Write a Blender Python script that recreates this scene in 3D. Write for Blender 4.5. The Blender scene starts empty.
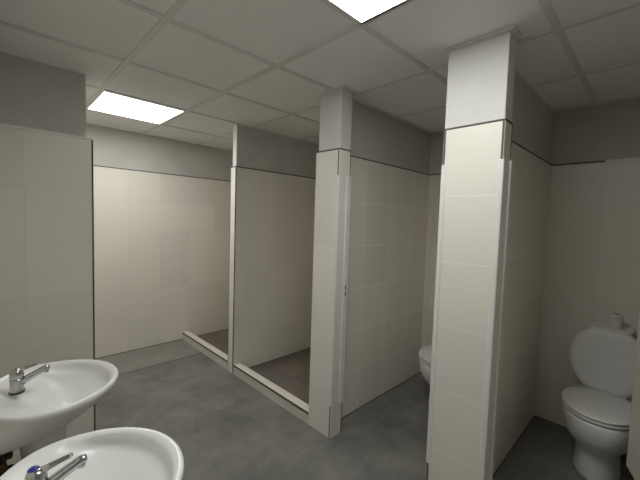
import bpy, bmesh, math, random
from mathutils import Vector, Matrix
random.seed(4)
S = bpy.context.scene
COL = S.collection

# ------------------------------------------------------------------ camera, world, exposure
cam_d = bpy.data.cameras.new('camera'); cam = bpy.data.objects.new('camera', cam_d); COL.objects.link(cam)
cam_d.sensor_fit = 'HORIZONTAL'; cam_d.sensor_width = 36.0
cam_d.lens = 36.0 * 335.0 / 640.0
cam_d.clip_start = 0.02
r_ = Vector((0.71381104, -0.69963034, 0.03148303)); f_ = Vector((0.70008167, 0.71161111, -0.05912094))
u_ = r_.cross(f_)
m = Matrix((r_, u_, -f_)).transposed().to_4x4(); m.translation = Vector((0, 0, 1.474))
cam.matrix_world = m
S.camera = cam
w = bpy.data.worlds.new('world'); S.world = w; w.use_nodes = True
w.node_tree.nodes['Background'].inputs[0].default_value = (0.02, 0.02, 0.02, 1)
w.node_tree.nodes['Background'].inputs[1].default_value = 1.0
S.view_settings.view_transform = 'Standard'; S.view_settings.look = 'None'
S.view_settings.gamma = 1.0; S.view_settings.use_curve_mapping = False
S.view_settings.exposure = 0.0
S.cycles.max_bounces = 16; S.cycles.diffuse_bounces = 12; S.cycles.glossy_bounces = 6
PANEL = 13.6           # radiance of the two lit ceiling panels
PANEL_COL = (0.985, 1.0, 0.965)

# ------------------------------------------------------------------ dimensions (metres)
XF, XB = 1.606, 3.002           # front of the cubicles, back wall of the cubicles
YF = 3.928                      # far wall
ZT, ZC = 1.933, 2.330           # top of tiling, ceiling
XW = -0.04                      # wall the basins hang on
YS, XE = 2.552, 0.462           # tiled stub wall
GX, GY, GC = 1.161, 0.969, 0.6  # ceiling grid
IN = 0.012                      # tile thickness

# ------------------------------------------------------------------ materials
def newmat(name):
    m = bpy.data.materials.new(name); m.use_nodes = True
    nt = m.node_tree; return m, nt, nt.nodes['Principled BSDF']
def N(nt, t, **kw):
    n = nt.nodes.new(t)
    for k, v in kw.items(): setattr(n, k, v)
    return n
def math_(nt, op, a, b=None):
    n = N(nt, 'ShaderNodeMath', operation=op)
    for i, v in enumerate((a, b)):
        if v is None: continue
        if isinstance(v, (int, float)): n.inputs[i].default_value = v
        else: nt.links.new(v, n.inputs[i])
    return n.outputs[0]
def mixc(nt, f, a, b):
    n = N(nt, 'ShaderNodeMix', data_type='RGBA')
    if isinstance(f, (int, float)): n.inputs[0].default_value = f
    else: nt.links.new(f, n.inputs[0])
    for s, v in ((6, a), (7, b)):
        if isinstance(v, tuple): n.inputs[s].default_value = (*v, 1)
        else: nt.links.new(v, n.inputs[s])
    return n.outputs[2]
def noise(nt, scale, detail=4, rough=.55, vec=None, stretch=None):
    if vec is None:
        vec = N(nt, 'ShaderNodeNewGeometry').outputs['Position']
    if stretch:
        mp = N(nt, 'ShaderNodeMapping'); mp.inputs['Scale'].default_value = stretch
        nt.links.new(vec, mp.inputs[0]); vec = mp.outputs[0]
    n = N(nt, 'ShaderNodeTexNoise'); n.inputs['Scale'].default_value = scale
    n.inputs['Detail'].default_value = detail; n.inputs['Roughness'].default_value = rough
    nt.links.new(vec, n.inputs[0]); return n.outputs[0]
def ramp(nt, f, p0, c0, p1, c1):
    n = N(nt, 'ShaderNodeValToRGB'); e = n.color_ramp.elements
    e[0].position, e[0].color = p0, (*c0, 1); e[1].position, e[1].color = p1, (*c1, 1)
    nt.links.new(f, n.inputs[0]); return n.outputs[0]
def bump(nt, bs, h, strength, dist=.002):
    b = N(nt, 'ShaderNodeBump'); b.inputs['Strength'].default_value = strength; b.inputs['Distance'].default_value = dist
    nt.links.new(h, b.inputs['Height']); nt.links.new(b.outputs[0], bs.inputs['Normal'])

def simple(name, col, rough=.5, metal=0, var=.06, scale=9, coat=0, bmp=0):
    m, nt, b = newmat(name)
    f = noise(nt, scale)
    lo = tuple(c * (1 - var) for c in col); hi = tuple(min(1, c * (1 + var)) for c in col)
    nt.links.new(ramp(nt, f, .3, lo, .7, hi), b.inputs['Base Color'])
    b.inputs['Roughness'].default_value = rough; b.inputs['Metallic'].default_value = metal
    b.inputs['Coat Weight'].default_value = coat; b.inputs['Coat Roughness'].default_value = .06
    if bmp: bump(nt, b, noise(nt, 160, 2), bmp, .001)
    return m

def tile_mat(name, ux, uy, tw=.325, th=.3215, z0=.003, col=(.81, .772, .70), grout=(.72, .69, .63), gw=.0032, rough=.34):
    """wall tiles laid in a plain grid; ux / uy are the joint origins for walls that run along x / along y"""
    m, nt, b = newmat(name)
    g = N(nt, 'ShaderNodeNewGeometry')
    sp = N(nt, 'ShaderNodeSeparateXYZ'); nt.links.new(g.outputs['Position'], sp.inputs[0])
    sn = N(nt, 'ShaderNodeSeparateXYZ'); nt.links.new(g.outputs['True Normal'], sn.inputs[0])
    ax = math_(nt, 'GREATER_THAN', math_(nt, 'ABSOLUTE', sn.outputs[0]), .5)
    px = math_(nt, 'SUBTRACT', sp.outputs[0], ux - 20 * tw); py = math_(nt, 'SUBTRACT', sp.outputs[1], uy - 20 * tw)
    u = math_(nt, 'ADD', math_(nt, 'MULTIPLY', py, ax), math_(nt, 'MULTIPLY', px, math_(nt, 'SUBTRACT', 1.0, ax)))
    v = math_(nt, 'SUBTRACT', sp.outputs[2], z0 - 2 * th)
    def edge(c, p):
        fr = math_(nt, 'FRACT', math_(nt, 'DIVIDE', c, p))
        return math_(nt, 'MULTIPLY', math_(nt, 'MINIMUM', fr, math_(nt, 'SUBTRACT', 1.0, fr)), p)
    az = math_(nt, 'GREATER_THAN', math_(nt, 'ABSOLUTE', sn.outputs[2]), .5)
    d = math_(nt, 'MINIMUM', edge(u, tw), math_(nt, 'ADD', edge(v, th), az))
    mr = N(nt, 'ShaderNodeMapRange'); mr.inputs[1].default_value = gw * .3; mr.inputs[2].default_value = gw * .9
    nt.links.new(d, mr.inputs[0]); face = mr.outputs[0]
    cb = N(nt, 'ShaderNodeCombineXYZ')
    nt.links.new(math_(nt, 'FLOOR', math_(nt, 'DIVIDE', u, tw)), cb.inputs[0]); nt.links.new(math_(nt, 'FLOOR', math_(nt, 'DIVIDE', v, th)), cb.inputs[1])
    wn = N(nt, 'ShaderNodeTexWhiteNoise'); nt.links.new(cb.outputs[0], wn.inputs[0])
    lo = tuple(c * .955 for c in col); hi = tuple(c * 1.03 for c in col)
    base = mixc(nt, wn.outputs[0], lo, hi)
    streak = noise(nt, 60, 3, .6, stretch=(.25, .25, 2.2))
    base = mixc(nt, math_(nt, 'MULTIPLY', streak, .10), base, tuple(c * .72 for c in col))
    nt.links.new(mixc(nt, face, grout, base), b.inputs['Base Color'])
    b.inputs['Roughness'].default_value = rough
    wav = noise(nt, 5, 2)
    h = math_(nt, 'ADD', face, math_(nt, 'MULTIPLY', wav, .8))
    bump(nt, b, h, .35, .0015)
    return m

M = {}
M['tile_part'] = tile_mat('cream_tile_partition', XB, YF, grout=(.90, .88, .83), gw=.0055)
M['tile_shower'] = tile_mat('cream_tile_shower', XB, YF)
M['tile_back'] = tile_mat('cream_tile_back', XB, .297, tw=.31)
M['tile_far'] = tile_mat('cream_tile_far', 1.028, YF)
M['tile_stub'] = tile_mat('cream_tile_stub', XE, 0)
M['tile_pillar'] = tile_mat('cream_tile_pillar', XF + .001, 10.137, tw=.90, col=(.81, .780, .715), grout=(.90, .88, .83), gw=.004)
M['plaster'] = simple('grey_plaster', (.56, .545, .515), .8, var=.05, scale=5, bmp=.08)
M['plaster_light'] = simple('pale_grey_plaster', (.68, .672, .652), .75, var=.04, scale=5, bmp=.08)
M['grout_dark'] = simple('dark_grout', (.10, .088, .07), .7)
M['trim_light'] = simple('pale_metal_trim', (.80, .785, .75), .35)
M['jamb'] = simple('pale_grey_jamb', (.77, .762, .735), .42, var=.03)
M['jamb_cream'] = simple('cream_jamb', (.80, .77, .71), .4, var=.03)
M['door'] = simple('cream_door_laminate', (.74, .71, .63), .45, var=.03)
M['steel'] = simple('brushed_steel', (.5, .5, .5), .3, metal=1)
M['black'] = simple('black_slot', (.015, .014, .013), .6)
M['porcelain'] = simple('white_porcelain', (.82, .825, .82), .30, var=.012, scale=3, coat=.12)
M['plastic'] = simple('white_seat_plastic', (.80, .80, .79), .28, var=.01)
M['chrome'] = simple('chrome', (.50, .50, .50), .2, metal=1, var=.08, scale=40)
M['brass'] = simple('dull_brass', (.11, .075, .03), .45, metal=.8, var=.3, scale=60)
M['hose'] = simple('dark_hose', (.02, .018, .015), .5)
M['blue'] = simple('blue_cap', (.02, .035, .30), .3)
M['red'] = simple('red_dot', (.25, .02, .02), .3)
M['paper'] = simple('toilet_paper', (.70, .69, .67), .9, var=.04, scale=60)
M['card'] = simple('cardboard_core', (.22, .19, .16), .9)
M['tee'] = simple('ceiling_tee', (.74, .73, .705), .4, var=.02)
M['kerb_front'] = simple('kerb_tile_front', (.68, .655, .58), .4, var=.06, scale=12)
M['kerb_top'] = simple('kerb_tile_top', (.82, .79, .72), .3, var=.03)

# ceiling board: mineral fibre with fine pitting
m, nt, b = newmat('ceiling_board')
f = noise(nt, 3, 3); nt.links.new(ramp(nt, f, .3, (.885, .88, .862), .7, (.925, .92, .90)), b.inputs['Base Color'])
b.inputs['Roughness'].default_value = .95; bump(nt, b, noise(nt, 220, 2), .25, .002); M['board'] = m

# concrete floor: cloudy, stained, lightly polished
m, nt, b = newmat('concrete_floor')
f1 = noise(nt, 2.6, 9, .72); f2 = noise(nt, 8, 7, .68); f3 = noise(nt, 22, 4, .7)
c = ramp(nt, f1, .34, (.115, .113, .109), .66, (.285, .279, .260))
c = mixc(nt, math_(nt, 'MULTIPLY', f2, .45), c, (.19, .186, .174))
sr = ramp(nt, f3, .29, (1, 1, 1), .33, (0, 0, 0))
c = mixc(nt, math_(nt, 'MULTIPLY', sr, .5), c, (.10, .10, .10))
g = N(nt, 'ShaderNodeNewGeometry'); sp = N(nt, 'ShaderNodeSeparateXYZ'); nt.links.new(g.outputs['Position'], sp.inputs[0])
slab = math_(nt, 'GREATER_THAN', sp.outputs[1], 3.40)                      # newer strip of screed along the far wall
c = mixc(nt, math_(nt, 'MULTIPLY', slab, .55), c, (.33, .33, .285))
nt.links.new(c, b.inputs['Base Color'])
nt.links.new(ramp(nt, f2, .3, (.36,) * 3, .7, (.58,) * 3), b.inputs['Roughness'])
bump(nt, b, f2, .12, .004); M['concrete'] = m

# shower floor: brown-grey square tiles
m, nt, b = newmat('shower_floor_tile')
br = N(nt, 'ShaderNodeTexBrick'); br.offset = 0; br.squash = 1
br.inputs['Scale'].default_value = 1; br.inputs['Brick Width'].default_value = .33; br.inputs['Row Height'].default_value = .33
br.inputs['Mortar Size'].default_value = .004; br.inputs['Bias'].default_value = 0
br.inputs['Color1'].default_value = (.165, .142, .122, 1); br.inputs['Color2'].default_value = (.225, .19, .16, 1); br.inputs['Mortar'].default_value = (.10, .09, .08, 1)
nt.links.new(N(nt, 'ShaderNodeNewGeometry').outputs['Position'], br.inputs[0])
c = mixc(nt, math_(nt, 'MULTIPLY', noise(nt, 9, 5), .6), br.outputs[0], (.17, .15, .13)); nt.links.new(c, b.inputs['Base Color'])
b.inputs['Roughness'].default_value = .5; M['shower_tile'] = m

m, nt, b = newmat('lit_panel')
b.inputs['Base Color'].default_value = (.9, .9, .9, 1)
b.inputs['Emission Color'].default_value = (*PANEL_COL, 1); b.inputs['Emission Strength'].default_value = PANEL; M['panel'] = m

# ------------------------------------------------------------------ mesh helpers
def obj(name, bm, mat, parent=None, smooth=False, bevel=0, seg=2, loc=None):
    bmesh.ops.recalc_face_normals(bm, faces=bm.faces[:])
    me = bpy.data.meshes.new(name); bm.to_mesh(me); bm.free()
    me.materials.append(M[mat] if isinstance(mat, str) else mat)
    o = bpy.data.objects.new(name, me); COL.objects.link(o)
    if smooth:
        for p in me.polygons: p.use_smooth = True
    if bevel:
        md = o.modifiers.new('bevel', 'BEVEL'); md.width = bevel; md.segments = seg; md.limit_method = 'ANGLE'; md.angle_limit = math.radians(40)
    if loc: o.location = loc
    if parent: o.parent = parent
    return o
def box(bm, x0, x1, y0, y1, z0, z1):
    v = [bm.verts.new((x, y, z)) for x in (x0, x1) for y in (y0, y1) for z in (z0, z1)]
    for f in ((0, 1, 3, 2), (4, 6, 7, 5), (0, 4, 5, 1), (2, 3, 7, 6), (0, 2, 6, 4), (1, 5, 7, 3)):
        bm.faces.new([v[i] for i in f])
    return v
def bx(*a):
    bm = bmesh.new()
    for q in (a if isinstance(a[0], tuple) else (a,)): box(bm, *q)
    return bm
def loft(rings, cap0=True, cap1=True, bm=None):
    bm = bm or bmesh.new()
    R = [[bm.verts.new(p) for p in r] for r in rings]
    n = len(R[0])
    for a, b in zip(R, R[1:]):
        for i in range(n): bm.faces.new((a[i], a[(i + 1) % n], b[(i + 1) % n], b[i]))
    if cap0: bm.faces.new(R[0])
    if cap1: bm.faces.new(R[-1])
    return bm
def ell(cx, cy, z, a, b, n=48, ab=None, p=2.0):
    """ellipse ring; ab = other half axis on the -x side; p > 2 squares it"""
    out = []
    for i in range(n):
        t = 2 * math.pi * i / n; c, s = math.cos(t), math.sin(t)
        k = (abs(c) ** p + abs(s) ** p) ** (-1 / p)
        out.append((cx + k * c * (a if c >= 0 or ab is None else ab), cy + k * s * b, z))
    return out
def tube(path, rad, n=14, bm=None):
    """swept round tube through the points of path with one radius per point"""
    pts = [Vector(p) for p in path]; rings = []
    for i, p in enumerate(pts):
        t = (pts[min(i + 1, len(pts) - 1)] - pts[max(i - 1, 0)]).normalized()
        a = t.cross(Vector((0, 1, 0)));  a = a if a.length > .2 else t.cross(Vector((1, 0, 0)))
        a.normalize(); b_ = t.cross(a); r = rad[i] if isinstance(rad, (list, tuple)) else rad
        rings.append([p + a * r * math.cos(2 * math.pi * k / n) + b_ * r * math.sin(2 * math.pi * k / n) for k in range(n)])
    return loft(rings, bm=bm)
def tag(o, label, cat=None, group=None, kind=None):
    o['label'] = label
    if cat: o['category'] = cat
    if group: o['group'] = group
    if kind: o['kind'] = kind
    return o
def empty(name, loc=(0, 0, 0), rz=0):
    o = bpy.data.objects.new(name, None); COL.objects.link(o); o.location = loc; o.rotation_euler.z = rz; o.empty_display_size = .1
    return o
def copy_tree(o, parent=None):
    c = o.copy(); COL.objects.link(c)
    if parent: c.parent = parent
    for ch in list(o.children): copy_tree(ch, c)
    return c
def struct(name, bm, mat, label, cat='wall', **kw):
    return tag(obj(name, bm, mat, **kw), label, cat, kind='structure')

# ------------------------------------------------------------------ floor and ceiling
X0, Y0 = -1.0, -1.2
fl = struct('floor', bx(X0 - .1, XB + .1, Y0 - .1, YF + .1, -.10, 0), 'concrete', 'stained dark grey concrete floor of the washroom', 'floor')
obj('joint_line', bx(XE + .2, XF, 3.392, 3.404, -.001, .0008), 'grout_dark', fl)
for y0, y1 in ((1.695, 2.751), (2.841, YF)):
    obj('shower_floor', bx(XF + .075, XB, y0, y1, -.001, .002), 'shower_tile', fl)
ce = struct('ceiling', bx(X0 - .1, XB + .1, Y0 - .1, YF + .1, ZC + .002, ZC + .09), 'board', 'suspended ceiling of grey square boards', 'ceiling')
bm = bmesh.new(); hw = .0135
xs = [GX + GC * k for k in range(-3, 4) if X0 < GX + GC * k < XB]; ys = [GY + GC * k for k in range(-3, 5)]
for x in xs: box(bm, x - hw, x + hw, Y0, YF, ZC - .007, ZC + .005)
for y in ys:
    if Y0 < y < YF: box(bm, X0, XB, y - hw, y + hw, ZC - .0064, ZC + .0055)
obj('ceiling_grid', bm, 'tee', ce)

# ------------------------------------------------------------------ outer walls
def clad_wall(name, label, axis, face, lo, hi, sgn, tile, th=.1, plaster='plaster'):
    """wall with tiling up to ZT and bare plaster above; face = plane of the tiling, sgn = side the room is on"""
    def bb(f0, f1, z0, z1):
        a, b = sorted((f0, f1))
        return (a, b, lo, hi, z0, z1) if axis == 'x' else (lo, hi, a, b, z0, z1)
    p = face - sgn * IN
    o = struct(name, bx(*bb(p, p - sgn * th, -.1, ZC + .09)), plaster, label)
    obj('tile_cladding', bx(*bb(face, p, 0, ZT)), tile, o)
    obj('base_joint', bx(*bb(face + sgn * .002, p, 0, .006)), 'grout_dark', o)
    obj('tile_trim', bx(*bb(face + sgn * .0015, p, ZT, ZT + .0095)), 'grout_dark', o)
    return o
clad_wall('wall_far', 'far wall of large cream tiles under a grey painted band', 'y', YF, XW - .1, XB + .1, -1, 'tile_far')
wb = clad_wall('wall_back', 'cream tiled wall behind the toilets', 'x', XB, Y0, YF, -1, 'tile_back')
obj('tile_trim', bx(XB - .003, XB + IN, Y0, .300, ZT - .002, ZT + .012), 'trim_light', wb)
clad_wall('wall_left', 'cream tiled wall the wash basins hang on', 'x', XW, .42, YF, 1, 'tile_part')
struct('wall_entry', bx((X0 - .1, X0, Y0, .42, -.1, ZC + .09), (X0 - .1, XW - IN - .1, .42, .54, -.1, ZC + .09)), 'plaster_light', 'pale plastered wall of the entry recess beside the basins')
struct('wall_near', bx(X0 - .1, XB + .1, Y0 - .1, Y0, -.1, ZC + .09), 'plaster_light', 'pale plastered wall behind the entry')

# tiled stub wall by the basins
st = struct('wall_stub', bx(XW, XE - .024, YS + .020, YS + .13, ZT, ZC + .004), 'plaster', 'cream tiled stub wall beside the far basin with grey painted top')
obj('tile_cladding', bx(XW, XE, YS, YS + .15, 0, ZT), 'tile_stub', st)
obj('edge_trim', bx((XE, XE + .009, YS - .002, YS + .152, 0, ZT + .006)), 'grout_dark', st)
obj('top_trim', bx((XW, XE + .009, YS - .005, YS + .15, ZT - .001, ZT + .011)), 'trim_light', st)

# ------------------------------------------------------------------ partitions with their pillars
def partition(name, label, yw0, yw1, pil=None, jambs=()):
    """thin tiled partition running back to the rear wall; pil = (y0, y1, depth) of the thicker pillar at its front end"""
    x0 = XF + (pil[2] if pil else 0)
    core = [(x0 + (0 if pil else IN), XB - .001, yw0 + IN, yw1 - IN, ZT, ZC + .004)]
    o = struct(name, bx(*core), 'plaster', label)
    obj('tile_cladding', bx(x0, XB, yw0, yw1, 0, ZT), 'tile_part' if pil else 'tile_shower', o)
    obj('base_joint', bx(x0, XB, yw0 - .002, yw1 + .002, 0, .006), 'grout_dark', o)
    obj('tile_trim', bx(x0 - .001, XB, yw0 - .001, yw1 + .001, ZT, ZT + .0095), 'grout_dark', o)
    if pil:
        a, b = pil[:2]; dx = x0
        obj('pillar_cap', bx(XF + IN, dx + pil[3], a + IN * .6, b - pil[4], ZT, ZC + .004), 'plaster_light', o, bevel=.004)
        obj('pillar_tiling', bx(XF, dx, a, b, 0, ZT), 'tile_pillar', o, bevel=.0025)
        obj('pillar_trim', bx((XF - .001, dx + .001, a - .001, b + .001, ZT, ZT + .009)), 'grout_dark', o)
        obj('ceiling_angle', bx(XF - .003, dx + .026, a - .010, b + .006, ZC - .012, ZC + .001), 'tee', o)
        for side in jambs:
            s, y = (-1, a) if side == 'near' else (1, b)
            z0, z1 = .226, 1.768
            def by(p, q): return tuple(sorted((y + s * p, y + s * q)))
            j = obj('door_jamb', bx((XF - .003, XF + .072, *by(-.022, .005), z0, z1)), 'jamb', o, bevel=.006, seg=3)
            obj('jamb_lip', bx((XF + .070, dx + .004, *by(-.02, .013), z0, z1)), 'jamb_cream', j, bevel=.003)
            # dark joints around the loose tile pieces above and below the jamb
            g = bmesh.new()
            for c0, c1 in ((z1, ZT), (0.0, z0)):
                for xx in (XF - .0012,): box(g, xx, xx + .004, *by(-.0115, -.0025), c0, c1)
                box(g, dx - .003, dx + .0015, *by(-.004, .0015), c0, c1)
            obj('grout_joint', g, 'grout_dark', j)
            if s < 0 and a > 1:
                k = obj('strike_plate', bx(XF + .076, XF + .098, y - .0150, y - .0125, .955, 1.055), 'jamb_cream', j)
                obj('latch_slot', bx((XF + .082, XF + .092, y - .0158, y - .0140, .972, .998), (XF + .082, XF + .092, y - .0158, y - .0140, 1.014, 1.040)), 'black', k)
    else:
        fy0, fy1 = yw0 - .001, yw1 + .001
        obj('tile_end', bx(XF - .004, XF, fy0 + .004, fy1 - .004, 0, ZT), 'kerb_top', o)
        obj('edge_trim', bx((XF - .0045, XF + .003, fy0 - .001, fy0 + .006, 0, ZT), (XF - .0045, XF + .003, fy1 - .006, fy1 + .001, 0, ZT)), 'grout_dark', o)
        obj('plaster_end', bx(XF + IN - .004, XF + IN, yw0 + IN, yw1 - IN, ZT + .008, ZC), 'plaster_light', o)
    return o
partition('wall_partition_shower', 'thin cream tiled partition between the two shower stalls', 2.751, 2.841)
partition('wall_partition_middle', 'cream tiled partition and pillar between the nearer shower and the far toilet stall', 1.583, 1.683, (1.478, 1.695, .108, .010, .010), ('near',))
partition('wall_partition_toilet', 'broad cream tiled pillar and partition between the two toilet stalls', .604, .694, (.505, .783, .092, .016, -.004), ('near', 'far'))
partition('wall_partition_entry', 'cream tiled pillar and partition on the near side of the near toilet stall', -.40, -.31, (-.415, -.19, .092, .010, .010), ('far',))
struct('wall_right', bx(XF, XF + .1, Y0, -.415, -.1, ZC + .09), 'plaster_light', 'pale plastered wall beside the near toilet stall')

# ------------------------------------------------------------------ kerbs of the shower stalls
def kerb(y0, y1, label):
    zk = .084
    o = tag(empty('shower_kerb', (XF, y0, 0)), label, 'kerb', 'tiled kerbs of the shower stalls')
    L = y1 - y0
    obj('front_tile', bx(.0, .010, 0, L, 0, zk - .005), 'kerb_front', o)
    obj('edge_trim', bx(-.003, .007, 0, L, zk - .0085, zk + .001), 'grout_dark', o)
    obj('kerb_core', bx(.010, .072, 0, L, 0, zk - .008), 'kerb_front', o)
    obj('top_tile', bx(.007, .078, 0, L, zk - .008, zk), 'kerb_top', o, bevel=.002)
kerb(1.696, 2.750, 'cream tiled kerb of the nearer shower stall, running up to the pillar')
kerb(2.842, YF, 'cream tiled kerb of the farther shower stall, ending at the far wall')

# ------------------------------------------------------------------ ceiling lights
def panel(ix, iy, label, k):
    x0, y0 = GX + GC * ix, GY + GC * iy
    o = tag(empty('ceiling_light', (x0 + .3, y0 + .3, ZC)), label, 'ceiling light', 'square lit ceiling panels')
    h = k + .010
    obj('frame', bx((-h, h, -h, -k, -.007, .006), (-h, h, k, h, -.007, .006), (-h, -k, -k, k, -.007, .006), (k, h, -k, k, -.007, .006)), 'tee', o)
    obj('diffuser', bx(-k, k, -k, k, -.005, .005), 'panel', o)
panel(-1, -1, 'glowing square ceiling panel near the broad pillar, cut by the top of the picture', .290)
panel(-1, 3, 'glowing square ceiling panel by the far wall above the tiled stub wall', .277)

# ------------------------------------------------------------------ wash basins
ZR = .8205
def basin_outline(k, z, sx=1.0, cx=.13):
    pts = []
    n = 72
    for i in range(n):
        t = 2 * math.pi * i / n; c, s = math.cos(t), math.sin(t)
        x = cx + (.239 if c >= 0 else .178) * c * k * sx; y = .232 * s * k
        pts.append((max(x, XW + .001) - XW, y, z))
    return pts
def inner(k, z, cx=.205, a=.133, b=.205, n=72, ab=None):
    return [(p[0] - XW, p[1], p[2]) for p in ell(cx, 0, z, a * k, b * k, n, ab=(ab or .118) * k)]
def make_basin():
    root = empty('wash_basin')
    rings = []
    for k, z, sx, cx in ((.22, .655, 1, -.015), (.30, .657, 1, .0), (.46, .671, 1, .005), (.66, .698, 1, .045), (.78, .724, 1, .075), (.87, .750, 1, .095), (.94, .781, 1, .118), (.985, .803, 1, .128), (1.0, .815, 1, .13), (.997, .822, 1, .13), (.985, .8265, 1, .13), (.965, .8275, 1, .13), (.940, .8265, 1, .13)):
        rings.append(basin_outline(k, z, sx, cx))
    # inside: the rim dips to a tap ledge at the back and runs down a shallow slope to the drain
    def mixring(k, z, f, zi):
        A = basin_outline(k, z); B = inner(1, zi)
        return [tuple(a * (1 - f) + b_ * f for a, b_ in zip(p, q)) for p, q in zip(A, B)]
    rings += [mixring(.915, .8225, .0, .82), mixring(.90, .8200, .12, .820), mixring(.88, .818, .45, .806), mixring(.86, .810, .8, .791)]
    rings += [inner(k, z) for k, z in ((.93, .782), (.82, .769), (.66, .757), (.48, .741), (.30, .722), (.15, .7095))]
    obj('bowl', loft(rings, True, True), 'porcelain', root, smooth=True)
    dr = obj('drain', loft([ell(.205 - XW, 0, .7085, .024, .024, 24), ell(.205 - XW, 0, .7135, .024, .024, 24), ell(.205 - XW, 0, .7135, .013, .013, 24), ell(.205 - XW, 0, .7092, .012, .012, 24)], False, True), 'chrome', root, smooth=True)
    obj('plug', loft([ell(.205 - XW, 0, .7092, .0105, .0105, 20), ell(.205 - XW, 0, .7120, .009, .009, 20)]), 'chrome', dr, smooth=True)
    rg = []
    for z, a, b in ((0, .085, .105), (.02, .083, .103), (.05, .070, .092), (.35, .058, .082), (.56, .062, .088), (.694, .075, .105)):
        rg.append([(p[0] - XW, p[1], p[2]) for p in ell(.125, 0, z, a, b, 40)])
    obj('pedestal', loft(rg), 'porcelain', root, smooth=True)
    # tap
    fx = .055 - XW
    fa = obj('faucet', loft([ell(fx, 0, z, r, r, 28) for z, r in ((ZR - .006, .0215), (ZR + .002, .022), (ZR + .005, .0205), (ZR + .012, .0195), (ZR + .042, .0195), (ZR + .048, .0185))]), 'chrome', root, smooth=True)
    obj('base_ring', loft([ell(fx, 0, z, r, r, 28) for z, r in ((ZR - .004, .0228), (ZR + .003, .0228))]), 'hose', fa, smooth=False)
    obj('spout', tube([(fx + .008, 0, ZR + .030), (fx + .030, 0, ZR + .040), (fx + .058, 0, ZR + .053), (fx + .078, 0, ZR + .0615), (fx + .088, 0, ZR + .0645), (fx + .0935, 0, ZR + .065)], [.0145, .0130, .0115, .0110, .0105, .0070]), 'chrome', fa, smooth=True)
    obj('aerator', loft([ell(fx + .083, 0, z, r, r, 18) for z, r in ((ZR + .047, .0075), (ZR + .050, .0085), (ZR + .060, .0085))]), 'chrome', fa, smooth=True)
    cap = loft([ell(fx + o_, 0, z, r, r, 28) for z, r, o_ in ((ZR + .049, .0185, 0), (ZR + .051, .0202, 0), (ZR + .066, .0198, .0), (ZR + .076, .0172, -.001), (ZR + .0815, .0120, -.002), (ZR + .083, .004, -.003))])
    obj('lever_cap', cap, 'chrome', fa, smooth=True)
    lv = []
    for x, z, hy, hz in ((fx + .004, ZR + .074, .012, .007), (fx + .024, ZR + .078, .0105, .005), (fx + .042, ZR + .0815, .0090, .0038), (fx + .060, ZR + .085, .0085, .0032), (fx + .066, ZR + .086, .006, .0018)):
        lv.append([(x, hy * math.cos(2 * math.pi * k / 16), z + hz * math.sin(2 * math.pi * k / 16)) for k in range(16)])
    obj('lever', loft(lv), 'chrome', fa, smooth=True)
    return root, fa, fx
def pipes(root):
    for yy in (-.055, .06):
        v = tube([(.003, yy, .575), (.045, yy, .575), (.062, yy, .575)], [.019, .017, .014]); tube([(.05, yy, .545), (.05, yy, .592), (.05, yy, .612)], [.015, .017, .011], bm=v)
        o = obj('supply_valve', v, 'brass', root, smooth=True)
        obj('valve_knob', loft([[(x, yy + r * math.cos(2 * math.pi * k / 8), .575 + r * math.sin(2 * math.pi * k / 8)) for k in range(8)] for x, r in ((.060, .012), (.064, .020), (.078, .020), (.082, .012))]), 'brass', o)
        obj('supply_hose', tube([(.05, yy, .608), (.053, yy * .97, .635), (.064, yy * .9, .66), (.078, yy * .7, .69), (.088, yy * .5, .715)], .0075), 'hose', o, smooth=True)
    tr = tube([(.165, 0, .66), (.165, 0, .50), (.155, 0, .462), (.13, 0, .447), (.105, 0, .462), (.095, 0, .49), (.06, 0, .515), (.003, 0, .52)], .019)
    obj('trap', tr, 'hose', root, smooth=True)
far_b, fa1, fx = make_basin(); pipes(far_b)
far_b.location = (XW, 1.578, 0)
near_b = copy_tree(far_b); near_b.location = (XW, .928, 0)
tag(far_b, 'white oval pedestal wash basin next to the tiled stub wall, farther from the camera', 'wash basin', 'white wash basins')
tag(near_b, 'white oval wash basin with a blue capped tap, cut by the bottom of the picture', 'wash basin', 'white wash basins')
fa2 = [c for c in near_b.children if c.name.startswith('faucet')][0]
obj('hot_cold_dot', tube([(fx + .0165, -.006, ZR + .062), (fx + .0210, -.0065, ZR + .062)], .0035, 10), 'red', fa1)
fa1.location = (0, .013, .003)
fa2.location = (.006, .008, 0)
bc = obj('index_cap', loft([ell(fx - .004, .005, z, r, r, 24) for z, r in ((ZR + .074, .0115), (ZR + .0820, .0112), (ZR + .0850, .0085), (ZR + .0860, .004))]), 'blue', fa2, smooth=True)
bc['label'] = 'blue cap on top of the tap'

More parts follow.
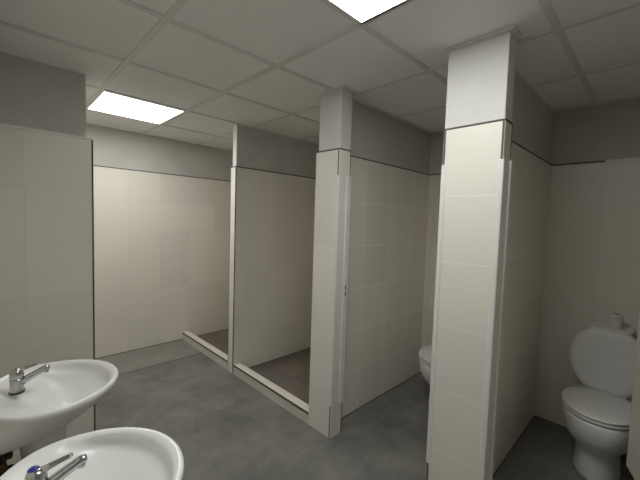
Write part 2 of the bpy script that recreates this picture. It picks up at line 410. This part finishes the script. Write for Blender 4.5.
# ------------------------------------------------------------------ toilets (local: wall at x = 0, the bowl points to -x)
def make_toilet():
    root = empty('toilet')
    E_ = lambda cx, z, af, b, ar, n=56, p=2.0: [(q[0], q[1], q[2]) for q in ell(cx, 0, z, ar, b, n, ab=af, p=p)]
    rings = [E_(-.36, 0, .168, .114, .20), E_(-.36, .012, .168, .114, .20), E_(-.36, .05, .163, .109, .20), E_(-.36, .14, .160, .107, .20), E_(-.365, .175, .168, .117, .19),
             E_(-.37, .205, .192, .140, .185), E_(-.38, .24, .222, .158, .18), E_(-.39, .285, .243, .172, .175), E_(-.395, .33, .254, .179, .17), E_(-.40, .375, .254, .181, .175), E_(-.40, .390, .250, .178, .175), E_(-.40, .394, .240, .168, .175)]
    rings += [E_(-.40, .396, .200, .125, .12), E_(-.40, .36, .185, .115, .11), E_(-.41, .28, .13, .08, .08), E_(-.42, .24, .05, .04, .04)]
    obj('bowl', loft(rings), 'porcelain', root, smooth=True)
    # foot of the bowl that carries the cistern
    sh = [[(x, y, z) for x, y in ((-.30, -hw), (-.005, -hw2), (-.005, hw2), (-.30, hw))] for z, hw, hw2 in ((.24, .07, .07), (.32, .12, .12), (.385, .15, .15), (.405, .15, .15))]
    obj('cistern_shelf', loft(sh), 'porcelain', root, bevel=.02, seg=3)
    def disc(z0, z1, k, hole):
        o_ = [E_(-.40, z0, .252 * k, .182 * k, .19 * k, p=2.1), E_(-.40, z0 + .003, .257 * k, .187 * k, .19 * k, p=2.1), E_(-.40, z1 - .005, .257 * k, .187 * k, .19 * k, p=2.1), E_(-.40, z1, .247 * k, .177 * k, .185 * k, p=2.1)]
        if hole: o_ += [E_(-.40, z1, .19, .115, .11), E_(-.40, z0, .19, .115, .11), o_[0]]
        else: o_ += [E_(-.40, z1 + .004, .18, .125, .13), E_(-.40, z1 + .005, .06, .04, .04)]
        return o_
    r = disc(.403, .417, .99, True)
    obj('seat', loft(r, False, False), 'plastic', root, smooth=True)
    obj('seat_lid', loft(disc(.4235, .438, 1.0, False)), 'plastic', root, smooth=True)
    for s in (-1, 1):
        obj('hinge', tube([(-.205, s * .075 - .018, .415), (-.205, s * .075 + .018, .415)], .011), 'plastic', root, smooth=True)
    # cistern: a tank whose front is an upright oval, narrower at the foot
    def shield(x, k):
        out = []
        for i in range(64):
            t = 2 * math.pi * i / 64; c, s = math.cos(t), math.sin(t)
            kk = (abs(c) ** 2.35 + abs(s) ** 2.35) ** (-1 / 2.35)
            y = .198 * kk * c; z = .215 * kk * s
            y *= 1.0 - .30 * max(0, -z / .215) ** 1.4
            out.append((x, y * k, min(.606 + z * k * 1.08, .820)))
        return out
    obj('cistern', loft([shield(-.012, .80), shield(-.03, .86), shield(-.10, .94), shield(-.165, .985), shield(-.185, 1.0), shield(-.196, .985), shield(-.203, .94), shield(-.207, .80), shield(-.209, .4)]), 'porcelain', root, smooth=True)
    obj('cistern_lid', loft([[(x, y, z) for x, y in rr] for z, rr in ((z, [(p[0] - .1, p[1]) for p in ell(0, 0, 0, a, b, 40, p=4.5)]) for z, a, b in ((.817, .088, .104), (.820, .092, .109), (.830, .092, .109), (.833, .088, .105)))]), 'porcelain', root, smooth=False, bevel=.002)
    return root
t2 = make_toilet(); t2.location = (XB - .002, .190, 0)
t1 = copy_tree(t2); t1.location = (XB - .002, 1.156, 0)
tag(t2, 'white toilet with lid closed and a paper roll on its cistern, in the near stall', 'toilet', 'white toilets')
tag(t1, 'white toilet in the far stall, mostly hidden behind the broad pillar', 'toilet', 'white toilets')
# paper roll
pr = tag(empty('toilet_paper_roll', (XB - .125, .168, .833)), 'small white toilet paper roll standing upright on the toilet cistern', 'toilet paper')
obj('paper', loft([ell(0, 0, z, r, r, 32) for z, r in ((.0, .019), (.0, .0325), (.004, .033), (.092, .033), (.096, .0325), (.096, .019), (.0, .019))], False, False), 'paper', pr, smooth=False)
obj('core', loft([ell(0, 0, z, r, r, 32) for z, r in ((.0, .0188), (.0965, .0188), (.0965, .0175), (.0, .0175))], False, False), 'card', pr)

# ------------------------------------------------------------------ stall door, open inwards
hx, hy = 1.712, -.166
ex, ey = 2.352, .052
d = struct('door_1', bx(0, math.hypot(ex - hx, ey - hy), -.034, 0, .245, 1.755), 'door', 'cream door leaf standing open at the right of the near toilet', 'door', bevel=.002)
d.location = (hx, hy, 0); d.rotation_euler.z = math.atan2(ey - hy, ex - hx)
LD = math.hypot(ex - hx, ey - hy)
for z in (.45, 1.50):
    obj('hinge', tube([(-.006, -.004, z), (-.006, -.004, z + .09)], .007, 10), 'steel', d, smooth=True)
hd = obj('handle', tube([(LD - .06, -.034, 1.0), (LD - .06, -.074, 1.0), (LD - .075, -.082, 1.0), (LD - .16, -.082, 1.0)], .008, 10), 'steel', d, smooth=True)
obj('rose', loft([[(LD - .06 + .024 * math.cos(2 * math.pi * k / 20), y, 1.0 + .024 * math.sin(2 * math.pi * k / 20)) for k in range(20)] for y in (-.041, -.034)]), 'steel', hd)
